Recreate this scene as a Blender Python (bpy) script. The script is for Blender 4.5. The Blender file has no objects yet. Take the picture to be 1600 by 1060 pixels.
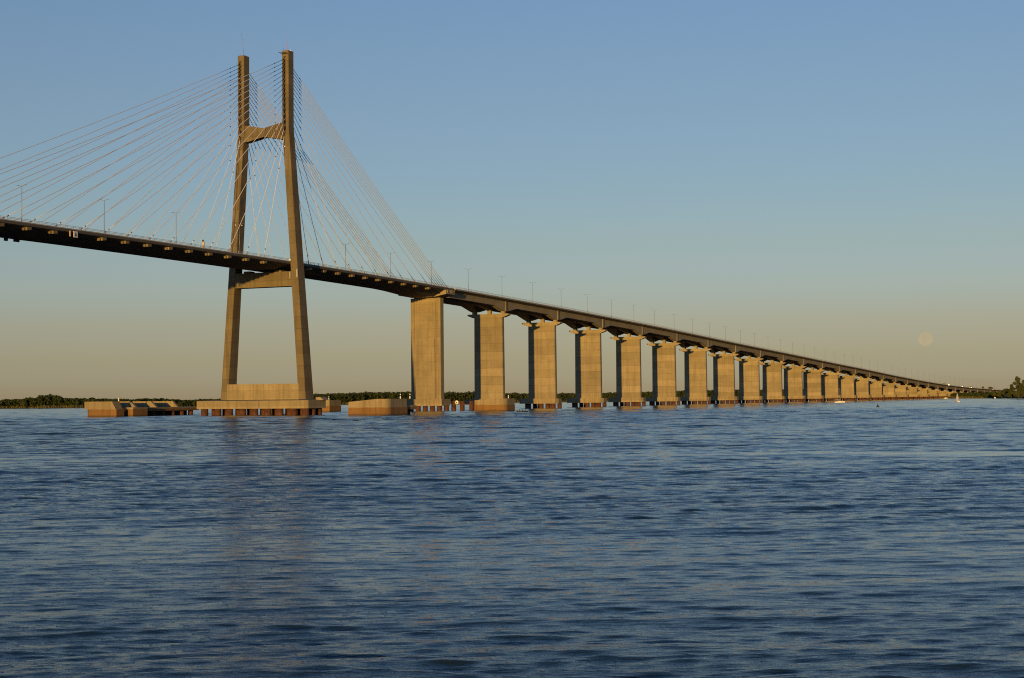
import bpy, bmesh, math, random
import numpy as np
from mathutils import Vector, Matrix

random.seed(7)
RNG = np.random.default_rng(11)
sc = bpy.context.scene
COL = sc.collection

# ------------------------------------------------------------------ frame of the bridge
F_PX, PITCH, ROLL, TH, CAM_H, XP, YP = 2466.737, 0.0372494, 0.0096761, 0.4269278, 5.1645, -84.7384, 544.6664
SN, CS = math.sin(TH), math.cos(TH)
RZ = math.pi / 2 - TH                 # local x = along the bridge, local y = to its left, local z = up


def W(u, v, z=0.0):
    return Vector((XP + u * SN + v * CS, YP + u * CS - v * SN, z))


ZR_U = [-420, -260, -140, 0, 60, 120, 180, 240, 300, 370, 437, 539, 678, 807, 921, 1065, 1240, 1456, 1669, 1860, 2100]
ZR_Z = [51.6, 53.7, 54.1, 53.4, 52.6, 51.5, 50.2, 48.8, 47.2, 45.3, 43.2, 39.9, 35.7, 31.6, 28.2, 23.6, 18.7, 14.2, 11.7, 10.0, 8.6]


def _slopes(x, y):
    n = len(x); d = [(y[i + 1] - y[i]) / (x[i + 1] - x[i]) for i in range(n - 1)]
    m = [d[0]] + [(d[i - 1] + d[i]) / 2 for i in range(1, n - 1)] + [d[-1]]
    return m


ZR_M = _slopes(ZR_U, ZR_Z)


def zr(u):                            # top of the railing along the bridge
    if u <= ZR_U[0]: return ZR_Z[0] + (u - ZR_U[0]) * ZR_M[0]
    for i in range(len(ZR_U) - 1):
        if u <= ZR_U[i + 1]:
            h = ZR_U[i + 1] - ZR_U[i]; t = (u - ZR_U[i]) / h
            return ((2*t**3 - 3*t*t + 1) * ZR_Z[i] + (t**3 - 2*t*t + t) * h * ZR_M[i]
                    + (-2*t**3 + 3*t*t) * ZR_Z[i+1] + (t**3 - t*t) * h * ZR_M[i+1])
    return ZR_Z[-1] + (u - ZR_U[-1]) * ZR_M[-1]


# ------------------------------------------------------------------ materials
class NT:
    def __init__(s, name):
        s.m = bpy.data.materials.new(name); s.m.use_nodes = True
        s.t = s.m.node_tree; s.b = s.t.nodes['Principled BSDF']

    def n(s, typ, **kw):
        o = s.t.nodes.new(typ)
        for k, v in kw.items():
            if k in o.inputs: o.inputs[k].default_value = v
            else: setattr(o, k, v)
        return o

    def l(s, a, b): s.t.links.new(a, b)

    def pos(s, scale=(1, 1, 1), obj=False):
        if obj:
            src = s.n('ShaderNodeTexCoord').outputs['Object']
        else:
            src = s.n('ShaderNodeNewGeometry').outputs['Position']
        mp = s.n('ShaderNodeMapping'); mp.inputs['Scale'].default_value = scale
        s.l(src, mp.inputs['Vector']); return mp.outputs['Vector']

    def noise(s, vec, scale, detail=4, rough=.55):
        o = s.n('ShaderNodeTexNoise'); o.inputs['Scale'].default_value = scale
        o.inputs['Detail'].default_value = detail; o.inputs['Roughness'].default_value = rough
        s.l(vec, o.inputs['Vector']); return o.outputs['Fac']

    def ramp(s, fac, stops):
        o = s.n('ShaderNodeValToRGB'); cr = o.color_ramp
        while len(cr.elements) < len(stops): cr.elements.new(.5)
        for e, (p, c) in zip(cr.elements, stops):
            e.position = p; e.color = (*c, 1) if len(c) == 3 else c
        s.l(fac, o.inputs['Fac']); return o.outputs['Color']

    def mix(s, a, b, fac, mode='MIX'):
        o = s.n('ShaderNodeMix', data_type='RGBA', blend_type=mode)
        for sock, val in ((o.inputs[6], a), (o.inputs[7], b), (o.inputs[0], fac)):
            if isinstance(val, (tuple, list)): sock.default_value = (*val, 1)
            elif isinstance(val, (int, float)): sock.default_value = val
            else: s.l(val, sock)
        return o.outputs[2]

    def math(s, op, a, b=0.0, c=0.0):
        o = s.n('ShaderNodeMath', operation=op)
        for i, val in enumerate((a, b, c)):
            if isinstance(val, (int, float)): o.inputs[i].default_value = val
            else: s.l(val, o.inputs[i])
        return o.outputs[0]


def concrete(name, base, lift=3.6, lines=.35, streak=.35, tide=None, seedoff=0.0, patch=.25, seam=0.0):
    k = NT(name)
    vec = k.pos((1, 1, 1))
    g = k.n('ShaderNodeNewGeometry')
    sep = k.n('ShaderNodeSeparateXYZ'); k.l(g.outputs['Position'], sep.inputs[0])
    z = k.math('ADD', sep.outputs['Z'], seedoff)
    c0 = tuple(x * .84 for x in base); c1 = tuple(x * 1.14 for x in base)
    big = k.noise(k.pos((.16, .16, .16)), 1.0, 5, .6)
    col = k.ramp(big, [(.3, c0), (.7, c1)])
    # each pour (lift) has its own tone
    fl = k.math('FLOOR', k.math('DIVIDE', z, lift))
    comb = k.n('ShaderNodeCombineXYZ')
    oi = k.n('ShaderNodeObjectInfo')
    k.l(fl, comb.inputs[0]); k.l(oi.outputs['Random'], comb.inputs[1])
    wn = k.n('ShaderNodeTexWhiteNoise', noise_dimensions='2D'); k.l(comb.outputs[0], wn.inputs['Vector'])
    tone = k.math('MULTIPLY', k.math('MULTIPLY_ADD', wn.outputs['Value'], patch, 1 - patch * .6), k.math('MULTIPLY_ADD', oi.outputs['Random'], .14, .92))
    col = k.mix(col, tone, 1.0, 'MULTIPLY')
    # dark line at each lift joint
    fr = k.math('FRACT', k.math('DIVIDE', z, lift))
    d = k.math('ABSOLUTE', k.math('SUBTRACT', fr, .5))
    ln = k.n('ShaderNodeMapRange'); ln.inputs[1].default_value = .462; ln.inputs[2].default_value = .495
    k.l(d, ln.inputs[0])
    wob = k.noise(k.pos((.3, .3, .02)), 1.0, 3)
    lf = k.math('MULTIPLY', k.math('MULTIPLY', ln.outputs[0], lines), k.math('MULTIPLY', wob, 1.6))
    col = k.mix(col, tuple(x * .42 for x in base), lf)
    if seam:
        oc = k.n('ShaderNodeTexCoord'); so = k.n('ShaderNodeSeparateXYZ'); k.l(oc.outputs['Object'], so.inputs[0])
        sm = k.n('ShaderNodeMapRange'); sm.inputs[1].default_value = .16; sm.inputs[2].default_value = .02
        k.l(k.math('ABSOLUTE', k.math('SUBTRACT', so.outputs['Y'], .6)), sm.inputs[0])
        col = k.mix(col, tuple(x * .5 for x in base), k.math('MULTIPLY', sm.outputs[0], seam))
    # rain streaks: noise stretched down the face
    st = k.noise(k.pos((.9, .9, .045)), 1.0, 4, .6)
    sf = k.n('ShaderNodeMapRange'); sf.inputs[1].default_value = .47; sf.inputs[2].default_value = .68
    k.l(st, sf.inputs[0])
    col = k.mix(col, (base[0] * .5, base[1] * .45, base[2] * .38), k.math('MULTIPLY', sf.outputs[0], streak))
    fine = k.noise(vec, 2.3, 6, .65)
    col = k.mix(col, k.ramp(fine, [(.25, (.82, .82, .82)), (.75, (1.1, 1.1, 1.1))]), 1.0, 'MULTIPLY')
    if tide is not None:
        tz = k.math('ADD', sep.outputs['Z'], k.math('MULTIPLY', k.noise(k.pos((.5, .5, .1)), 1.0, 3), .5))
        tm = k.n('ShaderNodeMapRange'); tm.inputs[1].default_value = tide + .30; tm.inputs[2].default_value = tide + .2
        k.l(tz, tm.inputs[0])
        col = k.mix(col, k.mix(col, (.80, .56, .36), 1.0, 'MULTIPLY'), tm.outputs[0])
        tl = k.n('ShaderNodeMapRange'); tl.inputs[1].default_value = 1.0; tl.inputs[2].default_value = .35
        k.l(tz, tl.inputs[0])
        col = k.mix(col, (.06, .045, .03), k.math('MULTIPLY', tl.outputs[0], .8))
    k.l(col, k.b.inputs['Base Color'])
    k.b.inputs['Roughness'].default_value = .88
    k.b.inputs['Specular IOR Level'].default_value = .25
    bp = k.n('ShaderNodeBump'); bp.inputs['Strength'].default_value = .35; bp.inputs['Distance'].default_value = .06
    k.l(k.noise(vec, 1.2, 6, .6), bp.inputs['Height']); k.l(bp.outputs[0], k.b.inputs['Normal'])
    return k.m


def plain(name, col, rough=.6, metal=0.0, var=.18, scale=.8, spec=.4, emit=None, estr=0.0):
    k = NT(name)
    f = k.noise(k.pos(), scale, 4)
    c = k.ramp(f, [(.3, tuple(x * (1 - var) for x in col)), (.7, tuple(min(1, x * (1 + var)) for x in col))])
    k.l(c, k.b.inputs['Base Color']); k.b.inputs['Roughness'].default_value = rough
    k.b.inputs['Metallic'].default_value = metal; k.b.inputs['Specular IOR Level'].default_value = spec
    if emit:
        k.b.inputs['Emission Color'].default_value = (*emit, 1); k.b.inputs['Emission Strength'].default_value = estr
    return k.m


CON = (.28, .235, .152)
M = {}
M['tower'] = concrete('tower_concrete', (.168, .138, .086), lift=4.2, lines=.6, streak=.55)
M['pier'] = concrete('pier_concrete', CON, lift=3.7, lines=.7, streak=.33, patch=.36, seam=.35)
M['shaft0'] = concrete('transition_pier_concrete', (.275, .23, .147), lift=3.4, lines=.4, streak=.4, patch=.12)
M['cap'] = concrete('cap_concrete', (.29, .245, .158), lift=50, lines=0, streak=.3)
M['base'] = concrete('base_concrete', (.285, .237, .15), lift=2.7, lines=.35, streak=.55, seedoff=2.2, seam=.6)
M['fender'] = concrete('fender_concrete', (.28, .23, .143), lift=30, lines=0, streak=.6, patch=.1, tide=2.5)
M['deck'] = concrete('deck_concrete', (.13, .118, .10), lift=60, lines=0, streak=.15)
M['girder'] = concrete('girder_concrete', (.27, .232, .165), lift=60, lines=0, streak=.25)
M['fascia'] = concrete('weathered_slab_concrete', (.28, .245, .18), lift=60, lines=0, streak=.3)
M['asphalt'] = plain('asphalt', (.05, .05, .05), .9)
M['rail'] = plain('galvanised_rail', (.40, .39, .36), .6, .0)
M['block'] = concrete('anchor_concrete', (.20, .16, .095), lift=50, lines=0, streak=.3)
M['rust'] = plain('rusty_steel', (.085, .034, .02), .85, 0, .45, .9)
M['cable'] = plain('cable_sheath', (.60, .61, .68), .5, 0, .06)
M['black'] = plain('black_rubber', (.02, .02, .022), .6)
M['lamp'] = plain('lamp_post_steel', (.22, .22, .22), .5, .4)
M['white'] = plain('white_paint', (.78, .76, .72), .45, 0, .04)
M['sail'] = plain('sail_cloth', (.80, .76, .70), .8, 0, .05)
M['yellow'] = plain('yellow_paint', (.75, .42, .04), .5, 0, .06)
M['dark'] = plain('dark_hull', (.03, .032, .035), .5)
M['skin'] = plain('skin', (.35, .2, .13), .6)
M['cloth'] = plain('dark_clothing', (.05, .055, .07), .8)
M['red'] = plain('red_white_mast', (.5, .2, .13), .5)
M['headlight'] = plain('lit_headlight', (.9, .85, .7), .3, emit=(1, .84, .5), estr=14.0)
M['tyre'] = plain('tyre_rubber', (.02, .02, .02), .8)
M['glass'] = plain('dark_glass', (.03, .035, .04), .08, 0, .05)
M['bark'] = plain('bark', (.10, .075, .05), .9, 0, .3, 2)


# ------------------------------------------------------------------ mesh builder in bridge coordinates
class MB:
    def __init__(s): s.v = []; s.f = []; s.sm = []

    def add(s, verts, faces, smooth=False):
        o = len(s.v); s.v += [tuple(p) for p in verts]
        s.f += [tuple(i + o for i in fc) for fc in faces]; s.sm += [smooth] * len(faces)
        return s

    def box(s, u0, u1, v0, v1, z0, z1):
        return s.add([(u0, v0, z0), (u1, v0, z0), (u1, v1, z0), (u0, v1, z0), (u0, v0, z1), (u1, v0, z1), (u1, v1, z1), (u0, v1, z1)],
                     [(0, 1, 2, 3), (4, 5, 6, 7), (0, 1, 5, 4), (1, 2, 6, 5), (2, 3, 7, 6), (3, 0, 4, 7)])

    def loft(s, secs, cap=True, smooth=False):         # secs: rings of equal length
        n = len(secs[0]); vs = [p for r in secs for p in r]; fs = []
        for k in range(len(secs) - 1):
            for i in range(n):
                j = (i + 1) % n
                fs.append((k * n + i, k * n + j, (k + 1) * n + j, (k + 1) * n + i))
        if cap:
            fs.append(tuple(range(n))); fs.append(tuple((len(secs) - 1) * n + i for i in range(n)))
        return s.add(vs, fs, smooth)

    def prism(s, poly, z0, z1): return s.loft([[(a, b, z0) for a, b in poly], [(a, b, z1) for a, b in poly]])

    def tube(s, p, q, r0, r1=None, n=8, smooth=True):
        r1 = r0 if r1 is None else r1
        p, q = Vector(p), Vector(q); d = (q - p).normalized()
        a = d.orthogonal().normalized(); b = d.cross(a)
        ring = lambda c, r: [tuple(c + a * (r * math.cos(t)) + b * (r * math.sin(t))) for t in [2 * math.pi * i / n for i in range(n)]]
        return s.loft([ring(p, r0), ring(q, r1)], True, smooth)

    def mesh(s, name, base):
        me = bpy.data.meshes.new(name)
        u0, v0, z0 = base
        me.from_pydata([(a - u0, -(b - v0), c - z0) for a, b, c in s.v], [], s.f)
        bm = bmesh.new(); bm.from_mesh(me); bmesh.ops.recalc_face_normals(bm, faces=bm.faces); bm.to_mesh(me); bm.free()
        for p, q in zip(me.polygons, s.sm): p.use_smooth = q
        return me

    def build(s, name, mat, parent=None, base=(0, 0, 0)):
        if parent is not None: base = tuple(parent['b'])
        me = s.mesh(name, base); me.materials.append(mat)
        o = bpy.data.objects.new(name, me); COL.objects.link(o)
        if parent is not None: o.parent = parent
        else: o.location = W(*base); o.rotation_euler = (0, 0, RZ)
        o['b'] = base
        return o


def tag(o, label, cat, group=None, kind=None):
    if label: o['label'] = label
    if cat: o['category'] = cat
    if group: o['group'] = group
    if kind: o['kind'] = kind
    return o


def thing(name, label, cat, base, group=None):
    o = bpy.data.objects.new(name, None); COL.objects.link(o); o.empty_display_size = 1
    o.location = W(*base); o.rotation_euler = (0, 0, RZ); o['b'] = base
    return tag(o, label, cat, group)


def inst(name, mesh, parent, du, dv, dz):              # shared mesh placed at (du,dv,dz) in bridge axes from the parent's base
    o = bpy.data.objects.new(name, mesh); COL.objects.link(o); o.parent = parent; o.location = (du, -dv, dz); o['b'] = (0, 0, 0)
    return o


ORD = ['zeroth', 'first', 'second', 'third', 'fourth', 'fifth', 'sixth', 'seventh', 'eighth', 'ninth', 'tenth', 'eleventh', 'twelfth',
       'thirteenth', 'fourteenth', 'fifteenth', 'sixteenth', 'seventeenth', 'eighteenth', 'nineteenth', 'twentieth']
TENS = {20: 'twenty', 30: 'thirty', 40: 'forty', 50: 'fifty', 60: 'sixty'}


def ordn(n):
    if n <= 20: return ORD[n]
    t, r = n // 10 * 10, n % 10
    return TENS[t][:-1] + 'ieth' if r == 0 else TENS[t] + '-' + ORD[r]


def pile_mesh(r, z0, z1, name='pile'):
    b = MB().tube((0, 0, z0), (0, 0, z1), r, r, 16); me = b.mesh(name, (0, 0, 0)); me.materials.append(M['rust']); return me


# ------------------------------------------------------------------ tower
def leg_c(z):                                          # |v| of a leg's axis
    return 9.1 if z >= 99 else 9.1 + (99 - z) * (15.85 - 9.1) / (99 - 5.4)


def leg_sec(side, z):
    t = min(1, max(0, (z - 5.4) / 94)); w = (2.9 + (2.6 - 2.9) * t) / 2; l = (5.3 + (3.5 - 5.3) * t) / 2
    c = side * leg_c(z); ch = .18
    g = .75 if z > 97 else 0.0; gw = .46
    go = -.15 * 1
    pts = [(-l, -w + ch), (-l, go - gw), (-l + g, go - gw), (-l + g, go + gw), (-l, go + gw), (-l, w - ch), (-l + ch, w), (l - ch, w),
           (l, w - ch), (l, go + gw), (l - g, go + gw), (l - g, go - gw), (l, go - gw), (l, -w + ch), (l - ch, -w), (-l + ch, -w)]
    return [(a, c + b, z) for a, b in pts]


ZT = 125.47
tower = thing('bridge_tower', 'tall H-shaped concrete tower carrying the stay cables, on a slab over rusty piles', 'tower', (0, 0, 0))
for side in (-1, 1):
    zs = [5.4, 12, 20, 30, 40, 52, 65, 78, 90, 96.9, 97.1, 99, 105, 112, 118, 123.2, 123.4, ZT]
    secs = [leg_sec(side, z) for z in zs]
    # close the cable groove just under the top
    for k in (-1, -2):
        z = zs[k]; t = 1; r = []
        for (a, b, c), (a2, b2, c2) in zip(secs[k], leg_sec(side, 90)): r.append((a2 * 1.75 / (abs(leg_sec(side, 90)[0][0])), b - 0, c))
        secs[k] = r
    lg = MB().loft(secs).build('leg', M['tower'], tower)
    # small fittings fixed to the leg
    if side == 1:
        MB().tube((-1.5, 10.2, ZT - .9), (-3.2, 7.4, ZT - .9), .10).box(-2.3, -1.6, 7.6, 10.2, ZT - 1.25, ZT - 1.1).build('service_platform', M['dark'], lg)
        MB().tube((-.3, 9.0, ZT), (-.3, 9.0, ZT + 3.3), .10, .08).tube((-.3, 9.0, ZT + 3.3), (-.3, 9.0, ZT + 7), .03, .02).build('antenna_mast', M['red'], lg)
        MB().tube((.4, 9.9, ZT), (.4, 9.9, ZT + .5), .3, .2).build('beacon_lamp', M['white'], lg)
        MB().tube((-1.0, 8.2, ZT), (-1.0, 8.2, ZT + 1.2), .05).build('rod', M['dark'], lg)
        zc = 54.0
        MB().tube((-2.45, 11.3, 53.0), (-2.75, 11.3, 53.0), .35, .3).build('floodlight', M['white'], lg)
        MB().box(-2.75, -2.6, 11.25, 11.42, 46.6, 48.9).build('tube_light', M['white'], lg)
        MB().box(-2.75, -2.4, 14.02, 14.2, 47.0, 49.6).build('tube_light', M['white'], lg)
        MB().box(-2.1, -1.82, 8.7, 9.2, 92.0, 92.4).build('floodlight', M['white'], lg)
    else:
        MB().tube((.6, -9.2, ZT), (-.2, -9.8, ZT + 8.3), .07, .03).build('antenna_mast', M['lamp'], lg)
        MB().box(-2.3, -2.1, -11.3, -10.9, 66.0, 66.3).build('floodlight', M['white'], lg)
        MB().box(-.6, .1, -9.9, -9.7, 66.0, 66.3).build('floodlight', M['white'], lg)
# upper crossbeam: bow-tie elevation
b = MB()
prof = [(-8.1, 94.9, 100.7), (-6.6, 95.0, 100.6), (0, 96.3, 99.3), (6.6, 95.0, 100.6), (8.1, 94.9, 100.7)]
b.loft([[(-1.35, v, z0), (1.35, v, z0), (1.35, v, z1), (-1.35, v, z1)] for v, z0, z1 in prof])
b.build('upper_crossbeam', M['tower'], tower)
b = MB().box(-2.05, 2.05, -12.0, 12.0, 44.1, 49.15)
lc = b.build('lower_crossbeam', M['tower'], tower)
for v in (-7, 5.9):
    MB().box(-1.6, 1.6, v - 1.2, v + 1.2, 49.15, 49.85).build('bearing_pedestal', M['block'], lc)
MB().box(-2.66, 2.66, -14.5, 14.5, 5.35, 10.75).build('base_wall', M['base'], tower)
cap_poly = [(-9.3, -22.5), (-9.3, 22.5), (1.8, 22.5), (9.3, 17), (9.3, -17), (1.8, -22.5)]
pc = MB().prism(cap_poly, 2.32, 5.05)
pc.loft([[(a * .985, b * .985, 5.05) for a, b in cap_poly], [(a * .42, b * .86, 5.36) for a, b in cap_poly]])
pc.build('pile_cap', M['base'], tower)
# sloping buttress on the right end of the slab
MB().loft([[(-2.2, 21.0, 5.06), (-2.2, 24.2, 5.06), (-2.2, 22.6, 6.1), (-2.2, 21.0, 6.1)], [(1.4, 21.0, 5.06), (1.4, 24.2, 5.06), (1.4, 22.6, 6.1), (1.4, 21.0, 6.1)]]).build('buttress', M['base'], tower)
tp = pile_mesh(1.25, -4, 2.33, 'tower_pile')
for iu, u in enumerate((-7.4, -3.4, .6, 5.5)):
    for v in (-20.4, -15.3, -10.2, -5.1, 0, 5.1, 10.2, 15.3, 20.4):
        if iu == 3 and abs(v) > 16: continue
        inst('pile', tp, tower, u + (0.3 if int(v) % 2 else -.2), v + (0, 1.5, 3.2, .8)[iu] * (0 if v > 20 else 1), 0)

# ------------------------------------------------------------------ cable-stayed deck
HD = 10.9                                              # half width
deck = thing('cable_stayed_deck', 'long dark road deck hanging from the stay cables between tower and open water', 'bridge deck', (0, 0, 0))


def stations(a, b, step):
    n = max(1, int(math.ceil((b - a) / step))); return [a + (b - a) * i / n for i in range(n + 1)]


def box_drop(u):                                       # extra depth of the box near its end pier
    if u < 88: return 0
    return min(1, (u - 88) / 26) * 1.25


ST = stations(-300, 123.6, 8)
b = MB()
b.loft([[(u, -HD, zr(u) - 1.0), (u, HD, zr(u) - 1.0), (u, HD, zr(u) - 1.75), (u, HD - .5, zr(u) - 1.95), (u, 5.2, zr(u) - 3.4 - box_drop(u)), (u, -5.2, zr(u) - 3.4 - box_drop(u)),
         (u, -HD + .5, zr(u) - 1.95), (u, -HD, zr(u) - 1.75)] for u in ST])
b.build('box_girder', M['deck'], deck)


def sheet(a, b_, half, dz, mat, parent, name, step=10):
    m = MB(); st = stations(a, b_, step)
    for i in range(len(st) - 1):
        u, w = st[i], st[i + 1]
        m.add([(u, -half, zr(u) + dz), (w, -half, zr(w) + dz), (w, half, zr(w) + dz), (u, half, zr(u) + dz)], [(0, 1, 2, 3)])
    return m.build(name, mat, parent)


sheet(-300, 123.6, 9.4, -.994, M['asphalt'], deck, 'asphalt_surface')


def railing(a, b_, v, parent, post=2.6):
    m = MB(); st = stations(a, b_, 8)
    for k in range(len(st) - 1):
        u, w = st[k], st[k + 1]
        for dz0, dz1, t in ((-1.0, -.72, .14), (-.42, -.34, .05), (-.09, 0, .06)):
            m.loft([[(u, v - t, zr(u) + dz0), (u, v + t, zr(u) + dz0), (u, v + t, zr(u) + dz1), (u, v - t, zr(u) + dz1)],
                    [(w, v - t, zr(w) + dz0), (w, v + t, zr(w) + dz0), (w, v + t, zr(w) + dz1), (w, v - t, zr(w) + dz1)]], cap=(k in (0, len(st) - 2)))
    for u in stations(a + .3, b_ - .3, post): m.box(u - .06, u + .06, v - .05, v + .05, zr(u) - .73, zr(u) - .08)
    return m.build('railing', M['rail'], parent)


for s in (-1, 1): railing(-300, 123.6, s * (HD - .2), deck)


def median(a, b_, parent):
    m = MB(); st = stations(a, b_, 10)
    m.loft([[(u, -.3, zr(u) - .98), (u, .3, zr(u) - .98), (u, .1, zr(u) - .25), (u, -.1, zr(u) - .25)] for u in st])
    return m.build('median_barrier', M['deck'], parent)


median(-300, 123.6, deck)
CAB_F = [-17.0 - 10.33 * k for k in range(16)]         # deck anchors, main span
CAB_B = [11.4, 21.2, 31.1, 41.0, 50.8, 60.6, 70.6, 80.8, 90.6, 101.3, 107.6, 109.9, 112.2, 114.5, 116.8, 119.0]
for side in (-1, 1):
    for u in CAB_F + CAB_B[:10]:
        if side == 1 and abs(u + 110) < 1.5: continue
        z = zr(u); v0, v1 = side * (HD - 1.9), side * (HD + .12)
        m = MB(); q = 0 if side == 1 else .62
        m.loft([[(u - 1.0, v0, z - 2.9 + q), (u - 1.0, v1, z - 2.9 + q), (u - 1.0, v1, z - 2.05), (u - 1.0, v0, z - 2.05)],
                [(u + .7, v0, z - 2.7 + q * .5), (u + .7, v1, z - 2.7 + q * .5), (u + .7, v1, z - 1.9), (u + .7, v0, z - 1.9)]])
        if side == 1: m.tube((u - 1.7, side * (HD - .75), z - 2.75), (u - .9, side * (HD - .75), z - 2.45), .30, .34, 10)
        m.build('anchor_block', M['block'], deck)
# end diaphragm with ribs over the transition pier
dz = zr(120)
m = MB().loft([[(114.5, v, dz - 4.6 + abs(v) * .0), (123.5, v, dz - 4.6), (123.5, v, dz - 1.8), (114.5, v, dz - 1.8)] for v in (-5.2, 5.2)])
m.loft([[(115.5, 5.2, dz - 4.55), (123.4, 5.2, dz - 4.55), (123.4, 5.2, dz - 1.9), (115.5, 5.2, dz - 1.9)],
        [(115.5, HD + .25, dz - 3.5), (123.4, HD + .25, dz - 3.5), (123.4, HD + .25, dz - 1.78), (115.5, HD + .25, dz - 1.78)]])
m.loft([[(115.5, -5.2, dz - 4.55), (123.4, -5.2, dz - 4.55), (123.4, -5.2, dz - 1.9), (115.5, -5.2, dz - 1.9)],
        [(115.5, -HD - .25, dz - 3.5), (123.4, -HD - .25, dz - 3.5), (123.4, -HD - .25, dz - 1.78), (115.5, -HD - .25, dz - 1.78)]])
ed = m.build('end_diaphragm', M['girder'], deck)
for k in range(6):
    u = 116.6 + k * 1.15
    MB().loft([[(u - .25, HD + .2, dz - 3.2), (u + .25, HD + .2, dz - 3.2), (u + .25, HD + .55, dz - 2.9), (u - .25, HD + .55, dz - 2.9)],
               [(u - .25, HD + .2, dz - 1.8), (u + .25, HD + .2, dz - 1.8), (u + .25, HD + .75, dz - 1.8), (u - .25, HD + .75, dz - 1.8)]]).build('bracket', M['girder'], ed)
# lanterns hanging under the deck at the left
for u, v, w in ((-122.6, -4.5, .5), (-119.0, -4.0, .95)):
    MB().box(u - w, u + w, v - .3, v + .3, zr(u) - 4.2, zr(u) - 3.38).build('hanging_lantern', M['black'], deck)

# ------------------------------------------------------------------ viaduct deck
via = thing('viaduct_deck', 'long concrete viaduct deck on haunched girders descending to the right over the piers', 'bridge deck', (124, 0, 0))
UV0, UV1 = 124.0, 2060.0
HV = 11.2
ST = sorted(set(stations(UV0, UV1, 12)))
MB().loft([[(u, -HV, zr(u) - 1.0), (u, HV, zr(u) - 1.0), (u, HV, zr(u) - 1.38), (u, 8.6, zr(u) - 1.95), (u, -8.6, zr(u) - 1.95), (u, -HV, zr(u) - 1.38)] for u in ST]).build('road_slab', M['fascia'], via)
sheet(UV0, UV1, 9.6, -.994, M['asphalt'], via, 'asphalt_surface', 12)
for s in (-1, 1): railing(UV0, UV1, s * (HV - .2), via, 3.0)
median(UV0, UV1, via)
NP = 32                                                # piers stand at u = 120 + 60 n
piers_u = [120 + 60 * n for n in range(NP + 1)]


def girder(vc, half, dmid, dpier):
    secs = []
    us = [UV0]
    for p in piers_u[1:]:
        us += [p - 21, p - 11.5, p - 2.2, p + 2.2, p + 11.5, p + 21]
    us = [u for u in us if u <= UV1]
    for u in us:
        n = round((u - 120) / 60); d = abs(u - (120 + 60 * n))
        dep = dpier if (d < 3 and n > 0) else dmid
        top, bot = zr(u) - 1.9, zr(u) - 1.9 - dep
        secs.append([(u, vc - half * .9, bot), (u, vc + half * .9, bot), (u, vc + half, top), (u, vc - half, top)])
    MB().loft(secs).build('girder', M['girder'], via)


girder(7.1, 1.3, 2.5, 4.35); girder(-7.1, 1.3, 2.5, 4.35); girder(0.3, 1.1, 2.45, 3.6)
for p in piers_u[1:]:
    if p > 1900: continue
    for s in (-1, 1):
        z = zr(p)
        MB().box(p - .95, p + .95, s * 7.6 - .0 if s > 0 else -8.65, 8.65 if s > 0 else -7.6, z - 6.3, z - 1.88).build('pilaster', M['cap'], via)

# ------------------------------------------------------------------ piers
sp = pile_mesh(1.05, -4, 2.3, 'pier_pile')
foot_poly = [(-4, -8.0), (-4, 8.0), (-2.0, 9.0), (2.0, 9.0), (4, 8), (4, -8), (2.0, -11.5), (-2.0, -11.5)]
fm = MB().prism(foot_poly, 2.25, 4.65); fm = fm.mesh('footing', (0, 0, 0)); fm.materials.append(M['base'])
cm = MB().loft([[(-u, -10.1, 0), (-u, 10.1, 0), (-u, 10.1, -.62), (-u, 7.6, -1.6), (-u, -7.6, -1.6), (-u, -10.1, -.62)] for u in (-1.45, 1.45)])
cm = cm.mesh('cap', (0, 0, 0)); cm.materials.append(M['cap'])
pm = MB().box(-.85, .85, -.9, .9, 0, 1.12).mesh('pedestal', (0, 0, 0)); pm.materials.append(M['cap'])
pmc = MB().box(-.75, .75, -.85, .85, 0, 1.9).mesh('pedestal', (0, 0, 0)); pmc.materials.append(M['cap'])
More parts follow.
